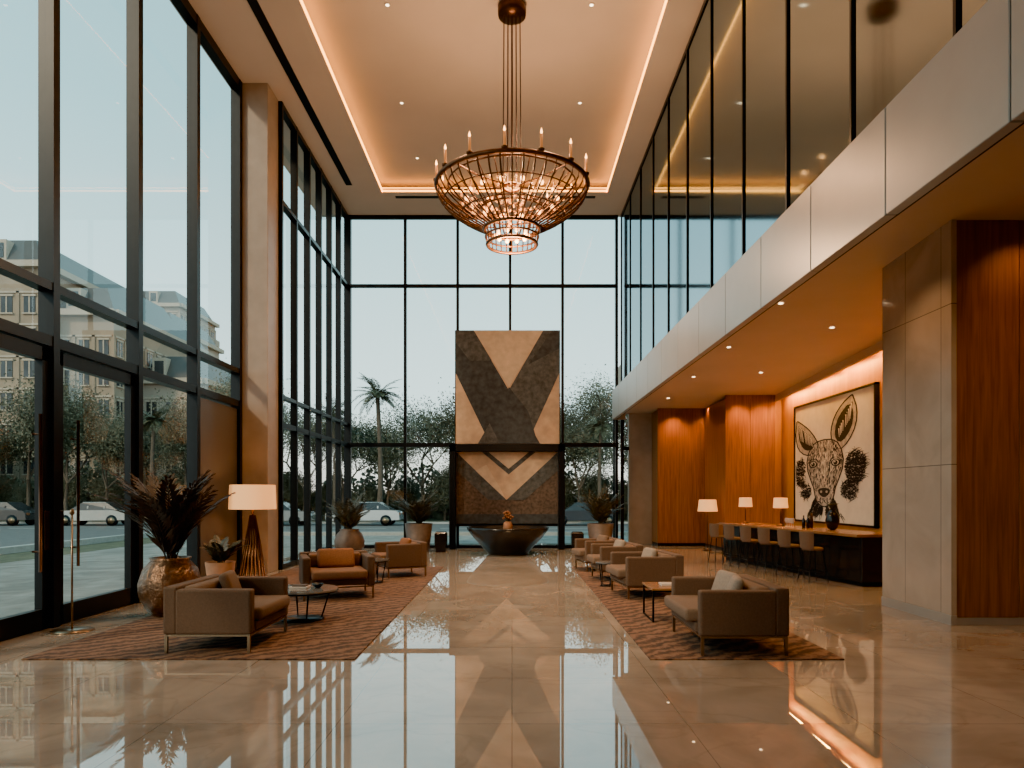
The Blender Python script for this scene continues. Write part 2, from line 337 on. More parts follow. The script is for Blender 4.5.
lpp([(460,455),(555,455),(507,504)],M_tan,1); lpp([(484,455),(534,455),(509,478)],M_char2,2); lpp([(490,455),(528,455),(509,472)],M_tan2,3)
lpp([(460,455),(507,504),(490,504),(460,474)],M_char2,2); lpp([(555,455),(507,504),(524,504),(555,474)],M_char2,3)
lpp([(478,474),(488,468),(500,490),(507,504)],M_tan2,4)
b.box(PX0+.2,PX1-.2,21.98,22.02,.78,1.1,M_char)
b.done("art_portal_frame")
# bowl
b=B(); b.lathe([(.55,0),(.6,.06),(.72,.2),(1.0,.5),(1.17,.72),(1.18,.78),(1.14,.78),(1.08,.7),(.6,.66),(0.001,.66)],M_black,(0,0,0),48)
b.lathe([(.1,.66),(.14,.72),(.12,.9),(.07,.94)],M_terra,(0,0,0),14)
for i in range(26):
    a=R.random()*6.28; r=R.random()*.17; h=1.0+R.random()*.22; b.tube([(0,0,.9),(r*math.cos(a),r*math.sin(a),h)],.008,M_leaf,4); b.ball((r*math.cos(a),r*math.sin(a),h),.035,M_orange,n=5)
b.done("water_bowl_sculpture",(-.12,20.1,0))

# ------------------------------------------------------------------ deer painting
b=B(); PX=8.22
b.box(PX,8.299,15.85,20.3,1.0,4.2,M_canvas); 
for (y0,y1,z0,z1) in [(15.8,15.85,.95,4.25),(20.3,20.35,.95,4.25),(15.8,20.35,.95,1.0),(15.8,20.35,4.2,4.25)]: b.box(PX-.03,8.299,y0,y1,z0,z1,M_frame)
cnt=[0]
def dp(px,py,k): return (PX-.003-.0008*k, 20.3-(px-797)/83*4.45, 4.2-(py-390)/132*3.2)
def dstroke(pts,w0,w1,m=M_ink):
    cnt[0]+=1; k=cnt[0]%9
    n=len(pts); L=[];Rr=[]
    for i,(x,y) in enumerate(pts):
        x2,y2=pts[min(i+1,n-1)]; x1,y1=pts[max(i-1,0)]
        dx,dy=x2-x1,y2-y1; l=math.hypot(dx,dy) or 1; w=(w0+(w1-w0)*i/(n-1))/2
        L.append(dp(x-dy/l*w,y+dx/l*w,k)); Rr.append(dp(x+dy/l*w,y-dx/l*w,k))
    for i in range(n-1): b.add([L[i],L[i+1],Rr[i+1],Rr[i]],[(0,1,2,3)],m)
def dfill(pts,m,k=0): b.poly([dp(x,y,k-1.5) for x,y in pts],m)
def ell(cx,cy,rx,ry,m,k=6,n=18): b.poly([dp(cx+rx*math.cos(2*math.pi*i/n),cy+ry*math.sin(2*math.pi*i/n),k+9) for i in range(n)],m)
HC=832
headR=[(0,433),(8,434),(14,438),(18,446),(20,456),(19,466),(15.5,476),(12,485),(10.5,493),(8.5,500),(4.5,504.5),(0,506)]
head=[(HC+x,y) for x,y in headR]+[(HC-x,y) for x,y in reversed(headR[:-1])]
def smooth_closed(pts,it=2):
    for _ in range(it):
        q=[]; n=len(pts)
        for i in range(n):
            x0,y0=pts[i]; x1,y1=pts[(i+1)%n]; q+=[(x0*.75+x1*.25,y0*.75+y1*.25),(x0*.25+x1*.75,y0*.25+y1*.75)]
        pts=q
    return pts
le=smooth_closed([(820,447),(810,448),(801,440),(797.5,426),(798.5,411),(799,405),(804,409),(814,418),(823,431),(826,440)],1)
re_=smooth_closed([(840,437),(839,424),(843,410),(851,399),(860,392.5),(861,394),(865,408),(864,424),(857,439),(848,447)],1)
dfill(le,M_inkg,1); dfill(re_,M_inkg,1); dfill(head[:-1],M_inkg,1.6)
dfill(smooth_closed([(820,441),(811,443),(804,435),(801,423),(801.5,413),(810,422),(820,435)],1),M_ink,2); dfill(smooth_closed([(844,436),(843,424),(847,411),(858,399),(862,411),(860,426),(851,439)],1),M_ink,2)
for pth in (le,re_,head): dstroke(pth+[pth[0]],1.3,1.3)
for i in range(20):
    t=i/19; dstroke([(801.5+15*t,412+16*t),(804+15*t,430+9*t)],1.0,.3,M_canvas if i%2 else M_ink); dstroke([(860.5-13*t,400+24*t),(859-11*t,416+17*t)],1.0,.3,M_canvas if i%2 else M_ink)
def inh(x,y):
    for i in range(len(headR)-1):
        if headR[i][1]<=y<=headR[i+1][1]:
            t=(y-headR[i][1])/(headR[i+1][1]-headR[i][1]+1e-6); return abs(x-HC)<headR[i][0]+t*(headR[i+1][0]-headR[i][0])-.6
    return False
for i in range(1100):
    x=HC+R.uniform(-20,20); y=R.uniform(433,503); l=R.uniform(2,4.5); d=(x-HC)*R.uniform(.0,.10)*(-1 if y>455 else 1); x2,y2=x+d,y+l
    if not(inh(x,y) and inh(x2,y2)): continue
    edge=abs(x-HC)/19
    dark = R.random()<(.50+.40*edge)
    dstroke([(x,y),((x+x2)/2+R.uniform(-.3,.3),y+l/2),(x2,y2)],R.uniform(.5,1.0),.3, M_ink if dark else M_canvas)
for s_ in(-1,1):
    ell(HC+s_*12.5,459,4.9,4.0,M_ink,1); ell(HC+s_*12.3,458.8,3.2,2.8,M_canvas,2); ell(HC+s_*12.3,459,2.3,2.4,M_ink,3); ell(HC+s_*12.3-.7,458,.7,.7,M_canvas,4)
    dstroke([(HC+s_*6,457),(HC+s_*9,453),(HC+s_*14,453.5),(HC+s_*19,458)],1.5,.6); dstroke([(HC+s_*6,461),(HC+s_*5,472),(HC+s_*6,482),(HC+s_*7,488)],1.3,.8)
ell(HC,490.5,7.6,6.2,M_inkg,0)
nose=smooth_closed([(HC-7,486.5),(HC,485),(HC+7,486.5),(HC+6,492),(HC,496.5),(HC-6,492)],1); b.poly([dp(x,y,10) for x,y in nose],M_ink)
ell(HC-3,489.5,1.2,1.4,M_inkg,2); ell(HC+3,489.5,1.2,1.4,M_inkg,2); dstroke([(HC-7,500),(HC-2.5,502),(HC,500),(HC+2.5,502),(HC+7,500)],1.2,.8); dstroke([(HC,495),(HC,500)],.9,.7)
# dense curly ruff of line work either side of the head
def ruff(cx,cy,rx,ry,n,seed):
    r=random.Random(seed)
    for i in range(n):
        a=r.random()*6.28; q=math.sqrt(r.random()); x=cx+q*rx*math.cos(a); y=cy+q*ry*math.sin(a)
        if inh(x,y): continue
        th=math.atan2(y-cy,x-HC)+r.uniform(-.9,.9); l=r.uniform(3.5,7); cv=r.uniform(-.9,.9); p=[]
        for j in range(5):
            p.append((min(879,max(798.2,x)),min(521.5,max(391,y)))); x+=l*.25*math.cos(th); y+=l*.25*math.sin(th); th+=cv
        dstroke(p,r.uniform(.6,1.3),.25)
ruff(805.5,468,6,16,210,1); ruff(862,465,9.5,16,420,2); ruff(856,488,8,9,150,3); ruff(812,489,6,8,100,5)
for i in range(420):
    sd=R.choice((-1,1)); y=R.uniform(495,515); x=HC+sd*R.uniform(1,10+(y-495)*.45)
    if inh(x,y): continue
    x2=x+sd*R.uniform(0,3.5); y2=min(521.5,y+R.uniform(3,8)); dstroke([(x,y),((x+x2)/2,(y+y2)/2),(x2,y2)],R.uniform(.7,1.4),.3)
b.done("animal_portrait_painting")

# ------------------------------------------------------------------ chandelier
b=B(); z0=7.5; top=CZ+.30
b.lathe([(.26,-.22),(.27,-.05),(.2,0)],M_bronze_d,(0,0,top),24)
for i in range(6):
    a=i*math.pi/3; b.tube([(.15*math.cos(a),.15*math.sin(a),top-.2),(.17*math.cos(a),.17*math.sin(a),z0)],.012,M_bronze_d,6)
b.tube([(0,0,top-.2),(0,0,z0-.3)],.02,M_bronze_d,6)
b.ring((0,0,z0),1.42,.045,M_bronze); b.ring((0,0,z0+.03),1.2,.018,M_bronze,40); b.ring((0,0,z0),.17,.03,M_bronze,16)
def cprof(t):
    r=1.42-(1.42-.5)*t**1.75; z=z0-.03-.76*(t**.95); return r,z
for i in range(44):
    a=2*math.pi*i/44; b.tube([(cprof(t/8)[0]*math.cos(a),cprof(t/8)[0]*math.sin(a),cprof(t/8)[1]) for t in range(9)],.017,M_bronze,5)
for i in range(24):
    a=2*math.pi*i/24; b.tube([(1.2*math.cos(a),1.2*math.sin(a),z0+.03),(1.0*math.cos(a),1.0*math.sin(a),z0-.15),(.62*math.cos(a),.62*math.sin(a),z0-.46)],.011,M_bronze,4)
b.ring((0,0,z0-.46),.62,.018,M_bronze,32)
for t in (.33,.66):
    r,z=cprof(t); b.ring((0,0,z),r-.01,.013,M_bronze)
zb=z0-.79
for zz,rr,w in ((zb,.52,.035),(zb-.15,.5,.018),(zb-.29,.47,.03)): b.ring((0,0,zz),rr,w,M_bronze,32)
for i in range(28):
    a=2*math.pi*i/28; b.tube([(.51*math.cos(a),.51*math.sin(a),zb),(.47*math.cos(a),.47*math.sin(a),zb-.29)],.012,M_bronze,4)
for i in range(8):
    a=i*math.pi/4; b.tube([(.15*math.cos(a),.15*math.sin(a),z0+.0),(.8*math.cos(a),.8*math.sin(a),z0-.05),(1.42*math.cos(a),1.42*math.sin(a),z0)],.018,M_bronze,5)
for i in range(14):
    a=2*math.pi*(i+.3)/14; x,y=1.42*math.cos(a),1.42*math.sin(a)
    b.lathe([(.05,.03),(.06,.07),(.03,.08)],M_bronze,(x,y,z0),10); b.cyl(x,y,z0+.06,z0+.32,.024,M_cand,8); b.lathe([(.001,.32),(.022,.35),(.016,.38),(.001,.43)],M_bulb,(x,y,z0),8,True,None,False)
for i in range(14):
    a=2*math.pi*i/14; x,y=.85*math.cos(a),.85*math.sin(a); b.tube([(x,y,z0-.02),(x,y,z0-.18)],.008,M_bronze,4); b.ball((x,y,z0-.2),.042,M_bulb,n=6)
for i in range(110):
    a=R.random()*6.28; r=.1+R.random()*.9; zz=z0-.12-R.random()*.5*(1.25-r); b.ball((r*math.cos(a),r*math.sin(a),zz),.028,M_crystal,n=4)
for i in range(10):
    a=2*math.pi*i/10; b.ball((.3*math.cos(a),.3*math.sin(a),zb-.12),.04,M_bulb,n=6); b.tube([(.3*math.cos(a),.3*math.sin(a),zb-.12),(.3*math.cos(a),.3*math.sin(a),z0-.4),(0.02,0,z0-.3)],.008,M_bronze,4)
b.done("chandelier",(0,13.2,0))

# ------------------------------------------------------------------ seating
def chair(name, loc, rz, W, D=.95, cush=(), seatm=M_fab2, pr=.12):
    b=B(); w=W/2; d=D/2; r=.05
    b.box(-w,w,d-.15,d,.2,.71,M_fab,.025,2); b.box(-w,-w+.13,-d,d-.13,.2,.68,M_fab,.025,2); b.box(w-.13,w,-d,d-.13,.2,.68,M_fab,.025,2)
    b.box(-w+.12,w-.12,-d-.02,d-.14,.22,.33,M_fab,.02,2)
    n=2 if W>1.5 else 1; iw=(W-.26)/n
    for i in range(n):
        b.box(-w+.13+i*iw+.005,-w+.13+(i+1)*iw-.005,-d-pr,d-.15,.33,.47,seatm,.04,3,True)
        b.box(-w+.14+i*iw,-w+.12+(i+1)*iw,d-.32,d-.14,.46,.70,seatm,.05,3,True)
    for sx in (-1,1):
        for sy in (-1,1):
            x=sx*(w-.03); yy=sy*(d-.03); b.box(x-.015,x+.015,yy-.015,yy+.015,0,.2,M_leg)
        b.box(sx*(w-.03)-.012,sx*(w-.03)+.012,-d+.03,d-.03,.18,.2,M_leg)
    b.box(-w+.02,w-.02,-d+.018,-d+.042,.18,.2,M_leg); b.box(-w+.02,w-.02,d-.042,d-.018,.18,.2,M_leg)
    for cx,cy,cm,ang,sc in cush:
        Mx=Matrix.Translation((cx,cy-.05,.62))@Matrix.Rotation(ang,4,'Z')@Matrix.Rotation(-.35,4,'X')
        b.box(-.22*sc,.22*sc,-.06,.06,-.17,.17,cm,.055,3,True,Mx)
    b.done(name,loc,rz)
H=math.pi/2; RUG=.015
chair("lounge_armchair",(-3.24,8.05,RUG),H,1.25,.94,[(.2,.12,M_fab2,.15,1)],pr=.07)
chair("lounge_armchair",(2.44,8.0,RUG),-H,1.35,.94,[(-.25,.12,M_grey,.1,1.1),(.2,.08,M_grey,-.2,.9)])
chair("lounge_armchair",(-2.95,11.75,RUG),.35,1.15,.95,[(0,.1,M_orange,.05,1.4)],M_tanseat)
chair("lounge_armchair",(-2.35,14.75,RUG),-1.1,.95,.85,[(.1,.1,M_orange,.1,.9)],M_tanseat)
chair("lounge_armchair",(2.27,11.9,RUG),-H+.1,1.15,.95,[(0,.1,M_grey,.1,1)])
chair("lounge_armchair",(2.1,14.1,RUG),-H+.1,.95,.85,[(0,.1,M_grey,.1,1)])
chair("lounge_armchair",(1.95,15.85,RUG),-H+.2,.9,.85,[(.1,.1,M_fab2,.1,1)])
simple("area_rug",-5.05,-1.62,7.2,16.5,0.0,RUG,M_rug)
simple("area_rug",1.42,3.42,7.2,16.5,0.0,RUG,M_rug)

# coffee tables
def rtable(name, loc, r, h, topm, items=False):
    b=B(); b.lathe([(r,h-.025),(r,h),(.001,h)],topm,n=40,sm=False); b.ring((0,0,h-.03),r-.01,.014,M_frame,40)
    b.lathe([(r*.6,0),(r*.6,.015),(.001,.02)],M_frame,n=32)
    for i in range(4):
        a=i*H+.5; b.tube([(r*.55*math.cos(a),r*.55*math.sin(a),.01),(r*.8*math.cos(a),r*.8*math.sin(a),h-.03)],.012,M_frame,6)
    if items:
        b.box(-.16,.08,-.05,.13,h,h+.025,M_white,.004); b.box(-.13,.06,-.04,.1,h+.025,h+.045,M_brown,.004)
        b.lathe([(.03,0),(.07,.03),(.08,.06),(.075,.06),(.06,.035),(.001,.02)],M_black,(.2,.05,h),16)
    b.done(name,loc)
rtable("round_coffee_table",(-2.85,9.5,RUG),.48,.42,M_tabletop,True)
rtable("round_side_table",(-2.65,13.5,RUG),.28,.45,M_tabletop)
rtable("round_side_table",(1.75,12.98,RUG),.2,.45,M_tabletop)
b=B(); b.box(-.3,.3,-.35,.35,.42,.45,M_wood_d,.005)
for sx in(-1,1):
    for sy in(-1,1): b.box(sx*.28-.012,sx*.28+.012,sy*.33-.012,sy*.33+.012,0,.42,M_frame)
    b.box(sx*.28-.01,sx*.28+.01,-.33,.33,0,.02,M_frame)
b.box(-.28,.28,-.34,-.32,.4,.42,M_frame); b.box(-.12,.1,-.1,.1,.45,.48,M_white,.004)
b.done("square_side_table",(2.15,9.6,RUG))

# floor lamp left (slatted flared base)
b=B()
for i in range(18):
    a=2*math.pi*i/18; b.tube([(.26*math.cos(a),.26*math.sin(a),0),(.14*math.cos(a+.3),.14*math.sin(a+.3),.75),(.05*math.cos(a+.6),.05*math.sin(a+.6),1.3)],[.02,.016,.012],M_bronze,5)
b.ring((0,0,.015),.26,.018,M_bronze,24); b.ring((0,0,.7),.14,.01,M_bronze,20); b.cyl(0,0,1.2,1.5,.02,M_bronze,10)
b.lathe([(.45,1.42),(.43,1.9)],M_shade,n=36,caps=False); b.lathe([(.445,1.43),(.425,1.89)],M_shade,n=36,caps=False)
for i in range(3):
    a=i*2.094; b.tube([(0,0,1.5),(.44*math.cos(a),.44*math.sin(a),1.5)],.006,M_bronze,4)
b.ball((0,0,1.6),.06,M_bulb,n=6)
b.done("floor_lamp",(-5.15,13.9,0))
def lamp2(name,loc,h,r,sh,base=.14,rt=.85):
    b=B(); b.lathe([(base,0),(base,.02),(.02,.035),(.014,.06)],M_bronze_d,n=20); b.cyl(0,0,.02,h-sh*.4,.013,M_bronze_d,8)
    b.lathe([(r,h-sh),(r*rt,h)],M_shade,n=24,caps=False); b.ball((0,0,h-sh*.45),r*.28,M_bulb,n=6)
    for i in range(3): 
        a=i*2.094; b.tube([(0,0,h-sh*.5),(r*.9*math.cos(a),r*.9*math.sin(a),h-sh*.5)],.004,M_bronze,4)
    b.done(name,loc)
lamp2("floor_lamp",(5.98,21.4,0),1.56,.3,.36)

# stanchion
b=B(); b.lathe([(.24,0),(.24,.015),(.03,.03)],M_leg,n=28); b.cyl(0,0,.02,1.45,.012,M_leg,8); b.lathe([(.012,1.45),(.03,1.47),(.02,1.52),(.001,1.53)],M_leg,n=12)
b.done("stanchion",(-5.5,8.75,0),.6)

# ------------------------------------------------------------------ plants
def frond(b, base, az, length, rise, droop, mt, lw=.02, ll=.22, n=12, pairs=True, w=.02, sp_=.9):
    pts=[];x=0;z=0
    ang=rise
    for i in range(n+1):
        pts.append(Vector((base[0]+x*math.cos(az),base[1]+x*math.sin(az),base[2]+z)))
        st=length/n; x+=st*math.cos(ang); z+=st*math.sin(ang); ang-=droop/n
    b.tube(pts,[w*(1-.8*i/n) for i in range(n+1)],mt,4)
    side=Vector((-math.sin(az),math.cos(az),0))
    for i in range(2,n+1):
        for q in (0,.5):
            p=pts[i-1].lerp(pts[i],q); t=(pts[i]-pts[i-1]).normalized(); u=i/n
            L=ll*(math.sin(math.pi*min(1,u*.8+.15)))+.03
            for s_ in (-1,1):
                d=(side*s_*sp_+t*.8+Vector((0,0,-.15+R.uniform(-.15,.15)))).normalized(); wv=t*lw
                b.add([p,p+d*L*.5+wv,p+d*L,p+d*L*.5-wv],[(0,1,2,3)],mt)
def pot_round(b,r,h,mt):
    b.lathe([(r*.5,0),(r*.75,h*.12),(r*.97,h*.35),(r,h*.55),(r*.85,h*.8),(r*.6,h*.95),(r*.66,h),(r*.56,h),(r*.5,h*.92)],mt,n=32,caps=False)
    b.lathe([(.001,h*.9),(r*.53,h*.92)],M_soil,n=20,caps=False); b.lathe([(.001,0),(r*.5,0)],mt,n=32,caps=False)
b=B(); pot_round(b,.42,.82,M_copper)
for i in range(28):
    frond(b,(R.uniform(-.05,.05),R.uniform(-.05,.05),.74),i*2.399,R.uniform(1.2,1.65),R.uniform(1.2,1.56),R.uniform(.6,1.2),M_leaf_b,.034,.32,11,w=.013,sp_=.5)
b.done("potted_palm",(-4.83,9.9,0))
def pplant(name,loc,pr,ph,pm,n,L,lm=M_leaf,tall=False):
    b=B()
    if tall: b.lathe([(pr*.75,0),(pr,ph),(pr*.88,ph),(pr*.84,ph*.9)],pm,n=24,caps=False); b.lathe([(.001,ph*.9),(pr*.86,ph*.91)],M_soil,n=20,caps=False); b.lathe([(.001,0),(pr*.75,0)],pm,n=24,caps=False)
    else: pot_round(b,pr,ph,pm)
    for i in range(n):
        frond(b,(R.uniform(-.05,.05),R.uniform(-.05,.05),ph*.9),i*2.399,L*R.uniform(.7,1.1),R.uniform(1.0,1.5),R.uniform(.5,1.2),lm,.03,L*.22,8,w=.01,sp_=.7)
    b.done(name,loc)
pplant("potted_fern",(-5.25,12.6,0),.26,.5,M_terra,16,.62,tall=True)
pplant("potted_shrub",(-4.55,19.6,0),.42,.75,M_clay,26,1.2)
pplant("potted_shrub",(-2.8,21.0,0),.42,.85,M_clay,28,1.3,tall=True)
pplant("potted_shrub",(2.65,21.0,0),.4,.85,M_clay,28,1.3,tall=True)
for x,y in ((-2.12,20.9),(1.95,20.9)):
    b=B(); b.lathe([(.2,0),(.25,.3),(.25,.55),(.2,.6),(.18,.55)],M_black,n=4,sm=False); b.done("square_planter",(x,y,0),math.pi/4)

# ------------------------------------------------------------------ bar
b=B(); L=5.6
b.box(0,.75,0,L,0.08,.92,M_black,.01); b.box(.04,.75,.03,L-.03,0,.08,M_frame); b.box(-.14,.8,-.05,L+.05,.92,.975,M_wood_d,.008)
for i in range(6): b.box(-.012,0,.05+i*L/6,.05+(i+1)*L/6-.03,.12,.88,M_black,.004)
rz=math.atan2(.85,5.4)
bar=b.done("bar_counter",(6.45,12.9,0),rz)
Mb=Matrix.Translation((6.45,12.9,0))@Matrix.Rotation(rz,4,'Z')
def onbar(x,y,z=.975): return tuple(Mb@Vector((x,y,z)))
b=B(); b.lathe([(.2,.62),(.2,.66),(.17,.68),(.001,.69)],M_fab2,n=24)
b2=[]; n=12
for k in range(n+1):
    a=-1.1+2.2*k/n; b2.append((.2*math.cos(a),.2*math.sin(a)))
vs=[];fs=[]
for (x,y) in b2:
    vs+= [(x,y,.66),(x*1.1,y*1.1,.98),(x*1.1+.03*x/.2,y*1.1+.03*y/.2,.98),(x+.03*x/.2,y+.03*y/.2,.66)]
for k in range(n):
    o=4*k
    for j in range(4): fs.append((o+j,o+(j+1)%4,o+4+(j+1)%4,o+4+j))
fs+=[(0,1,2,3),(4*n+3,4*n+2,4*n+1,4*n)]
b.add(vs,fs,M_fab2)
for sx in(-1,1):
    for sy in(-1,1): b.tube([(sx*.2,sy*.2,0),(sx*.13,sy*.13,.63)],.012,M_frame,6)
for q in range(4):
    c=[(-1,-1),(1,-1),(1,1),(-1,1)]; p0=c[q]; p1=c[(q+1)%4]; b.tube([(p0[0]*.178,p0[1]*.178,.22),(p1[0]*.178,p1[1]*.178,.22)],.008,M_frame,5)
p=onbar(-.42,.9,0); st=b.done("bar_stool",p,rz+math.pi)
for i in range(1,6): inst(st,"bar_stool",onbar(-.42,.9+i*.82,0),rz+math.pi)
for x,y in ((.4,3.5),(.35,5.1)):
    lamp2("table_lamp",onbar(x,y),.66,.17,.24,.09,.9)
b=B(); b.lathe([(.04,0),(.1,.05),(.14,.2),(.1,.34),(.05,.4),(.06,.44),(.04,.43)],M_black,n=20)
for i in range(10): frond(b,(0,0,.4),i*2.4,.2,1.3,1.0,M_leaf,.012,.05,5,w=.004)
b.done("vase",onbar(.4,1.5))
b=B()
for x,y,h in ((0,0,.3),(.1,.05,.33),(-.04,.13,.28),(.15,.2,.31)):
    b.lathe([(.036,0),(.038,h*.6),(.014,h*.78),(.014,h),(.001,h)],M_bronze_d if h>.3 else M_black,(x,y,0),12)
b.done("bottle_group",onbar(.35,2.3))
b=B()
for i in range(5): b.lathe([(.03,0),(.005,.01),(.005,.08),(.035,.12),(.03,.2)],M_white,(0,i*.1,0),10,caps=False)
b.done("glassware",onbar(.3,2.8))

# ------------------------------------------------------------------ ceiling downlights
b=B()
CD=[(-2.35,13.2),(1.5,13.2),(-2.6,16.5),(1.6,16.5),(-2.6,9),(1.5,9),(-2.6,19.2),(1.6,19.2)]
for x,y in CD: b.lathe([(.06,-.012),(.06,0)],M_white,(x,y,CZ+.3),14); b.lathe([(.035,-.016),(.035,-.012)],M_down,(x,y,CZ+.3),12)
b.done("recessed_downlights")

# ------------------------------------------------------------------ exterior
M_pave=stone_tiles("exterior_paving",(0.3,0.28,0.25),(0.26,0.245,0.22),(0.13,0.12,0.11),1.2,.8,.7,1.4)
M_road=mat("asphalt",(0.13,0.125,0.12),.85,noise=.15,nscale=3)
M_grass=mat("grass",(0.1,0.1,0.055),.95,noise=.4,nscale=3)
M_kerb=mat("kerb",(0.4,0.39,0.36),.8,noise=.1)
simple("ground",-250,200,-60,400,-.6,-.25,M_grass)
b=B(); b.box(-13,30,24.6,30,-.25,-.04,M_pave); b.box(-13,-6.15,-20,24.6,-.25,-.04,M_pave); b.done("sidewalk")
b=B(); b.box(-120,80,33,45,-.25,-.16,M_road); b.box(-29,-17,-60,33,-.25,-.16,M_road); b.box(-120,80,45,45.3,-.25,-.03,M_kerb); b.box(-16.99,80,32.7,33,-.25,-.03,M_kerb); b.box(-17,-16.7,-60,33,-.25,-.03,M_kerb)
for i in range(30): b.box(-100+i*6,-97+i*6,38.9,39.05,-.16,-.155,M_kerb)
b.done("road")
# buildings
M_bl=mat("limestone_facade",(0.33,0.25,0.18),.85,noise=.12,nscale=.6); M_bl2=mat("pale_facade",(0.38,0.32,0.26),.85,noise=.1,nscale=.6)
M_bw=mat("facade_window",(0.05,0.052,0.055),.15,.2,noise=.4,nscale=.8); M_trimb=mat("facade_trim",(0.45,0.37,0.29),.8,noise=.1)
def building(name,x0,x1,y0,y1,h,bm=M_bl,fh=3.3,bw=2.6,balc=False):
    b=B(); b.box(x0,x1,y0,y1,-.25,h,bm)
    nf=int(h/fh); 
    def facade(a0,a1,fix,axis,sgn):
        nb=max(1,int((a1-a0)/bw)); w=(a1-a0)/nb
        def bx(p0,p1,d0,d1,za,zb,m):
            if axis=='X': b.box(p0,p1,min(fix+sgn*d0,fix+sgn*d1),max(fix+sgn*d0,fix+sgn*d1),za,zb,m)
            else: b.box(min(fix+sgn*d0,fix+sgn*d1),max(fix+sgn*d0,fix+sgn*d1),p0,p1,za,zb,m)
        for f in range(nf):
            z=f*fh
            for i in range(nb):
                c=a0+(i+.5)*w
                bx(c-w*.25,c+w*.25,0,.05,z+.8,z+fh*.82,M_bw); bx(c-w*.3,c+w*.3,0,.12,z+fh*.82,z+fh*.88,M_trimb); bx(c-w*.3,c+w*.3,0,.15,z+.7,z+.8,M_trimb); bx(c-.05,c+.05,.04,.08,z+.8,z+fh*.82,M_trimb)
                if balc: bx(c-w*.42,c+w*.42,0,.8,z+.05,z+.2,M_trimb); bx(c-w*.42,c+w*.42,.75,.8,z+.2,z+1.0,bm)
            bx(a0,a1,0,.1,z+fh-.2,z+fh-.05,M_trimb)
        for i in range(nb+1): bx(a0+i*w-.12,a0+i*w+.12,0,.1,0,nf*fh,bm)
        bx(a0-.3,a1+.3,0,.6,h-.5,h,M_trimb)
    facade(x0,x1,y0,'X',-1); facade(y0,y1,x1,'Y',1)
    q=1.2
    b.add([(x0,y0,h),(x1,y0,h),(x1,y1,h),(x0,y1,h),(x0+q,y0+q,h+2.2),(x1-q,y0+q,h+2.2),(x1-q,y1-q,h+2.2),(x0+q,y1-q,h+2.2)],[(4,5,6,7),(0,1,5,4),(1,2,6,5),(2,3,7,6),(3,0,4,7)],M_panel)
    k=x0+1.5
    while k<x1-1.5: b.box(k-.6,k+.6,y0+.1,y0+1.4,h,h+1.9,M_trimb); b.box(k-.4,k+.4,y0+.05,y0+.1,h+.4,h+1.6,M_bw); k+=3.2
    b.done(name)
building("apartment_building",-75,-38,56.5,80,20.5,fh=2.6,bw=1.8)
building("apartment_building",-37.9,-33.0,58,76,17,fh=2.5,bw=1.6)
building("apartment_building",-32.8,-27.5,62,75,12.0,M_bl2,fh=2.6,bw=1.75)
building("hotel_building",-50,-41,85,98,22,M_bl2,2.8,2.0,True)
building("hotel_building",-56,-47.5,100,112,29,M_bl2,2.8,2.0,True)
# trees
M_tl=mat("tree_leaves",(0.12,0.12,0.08),.8,noise=.4,nscale=2); M_bk=mat("bark",(0.1,0.075,0.055),.9,noise=.3,nscale=10); M_pl=mat("palm_leaves",(0.08,0.085,0.05),.7,noise=.4,nscale=3)
def tree(seed,h,nl,low=False):
    r=random.Random(seed); b=B(); tips=[]
    def br(p,d,l,rad,dep):
        q=p+d*l*.5+Vector((r.uniform(-.1,.1),r.uniform(-.1,.1),0))*l*.4; e=p+d*l
        b.tube([p,q,e],[rad,rad*.8,rad*.6],M_bk,5)
        if dep==0: tips.append(e); return
        if dep<3: tips.append(e)
        for k in range(3 if dep>1 else 4):
            nd=(d*.85+Vector((r.uniform(-1,1),r.uniform(-1,1),r.uniform(-.4,.8)))*.8).normalized(); br(e,nd,l*r.uniform(.62,.82),rad*.6,dep-1)
    br(Vector((0,0,-.2)),Vector((0,0,1)),h*(.12 if low else .22),h*.014,4)
    for i in range(nl):
        t=tips[r.randrange(len(tips))]; p=t+Vector((r.gauss(0,.6),r.gauss(0,.6),r.gauss(0,.6)))*h*.08; s_=r.uniform(.025,.055)*h/7
        if p.z<0: continue
        a=Vector((r.uniform(-1,1),r.uniform(-1,1),r.uniform(-1,1))).normalized()*s_; c=a.orthogonal().normalized()*s_*.6
        b.add([p-a,p+c,p+a,p-c],[(0,1,2,3)],M_tl)
    return b
protos=[tree(3,10.8,14000).done("deciduous_tree",(-9,51.0,-.05)),tree(11,11.8,15000).done("deciduous_tree",(2.6,50.5,-.05)),tree(23,10.5,13000).done("deciduous_tree",(-20.5,50.5,-.05)),tree(31,9.5,16000,True).done("deciduous_tree",(-4.2,50.2,-.05))]
x=-54
i=0
while x<22:
    y=49.8+(i%2)*2.2
    if min(abs(x-q) for q in(-9,2.6,-20.5,-4.2))>.6: inst(protos[(0,3,1,3,2,3)[i%6]],"deciduous_tree",(x,y,-.05),R.random()*6,R.uniform(.85,1.25) if i%2==0 else R.uniform(.7,1.0))
    x+=1.4; i+=1
for x,y,s_ in ((-14.9,19,.28),(-15.0,12.6,.24),(-31.5,30.0,.5),(-32,23,.45),(-14.6,30.2,.28)):
    inst(protos[R.randrange(4)],"deciduous_tree",(x,y,-.05),R.random()*6,s_)
def palm(h):
    b=B(); pts=[(.12*math.sin(i*.5),0,-.2+i*(h+.2)/8) for i in range(9)]; b.tube(pts,[.2-.008*i for i in range(9)],M_bk,8)
    for i in range(38): frond(b,pts[-1],i*2.399,R.uniform(1.5,2.1),R.uniform(-.3,1.3),R.uniform(.8,1.6),M_pl,.05,.5,9,w=.03)
    return b
pm=palm(8.4).done("palm_tree",(-8.9,46.8,-.05))
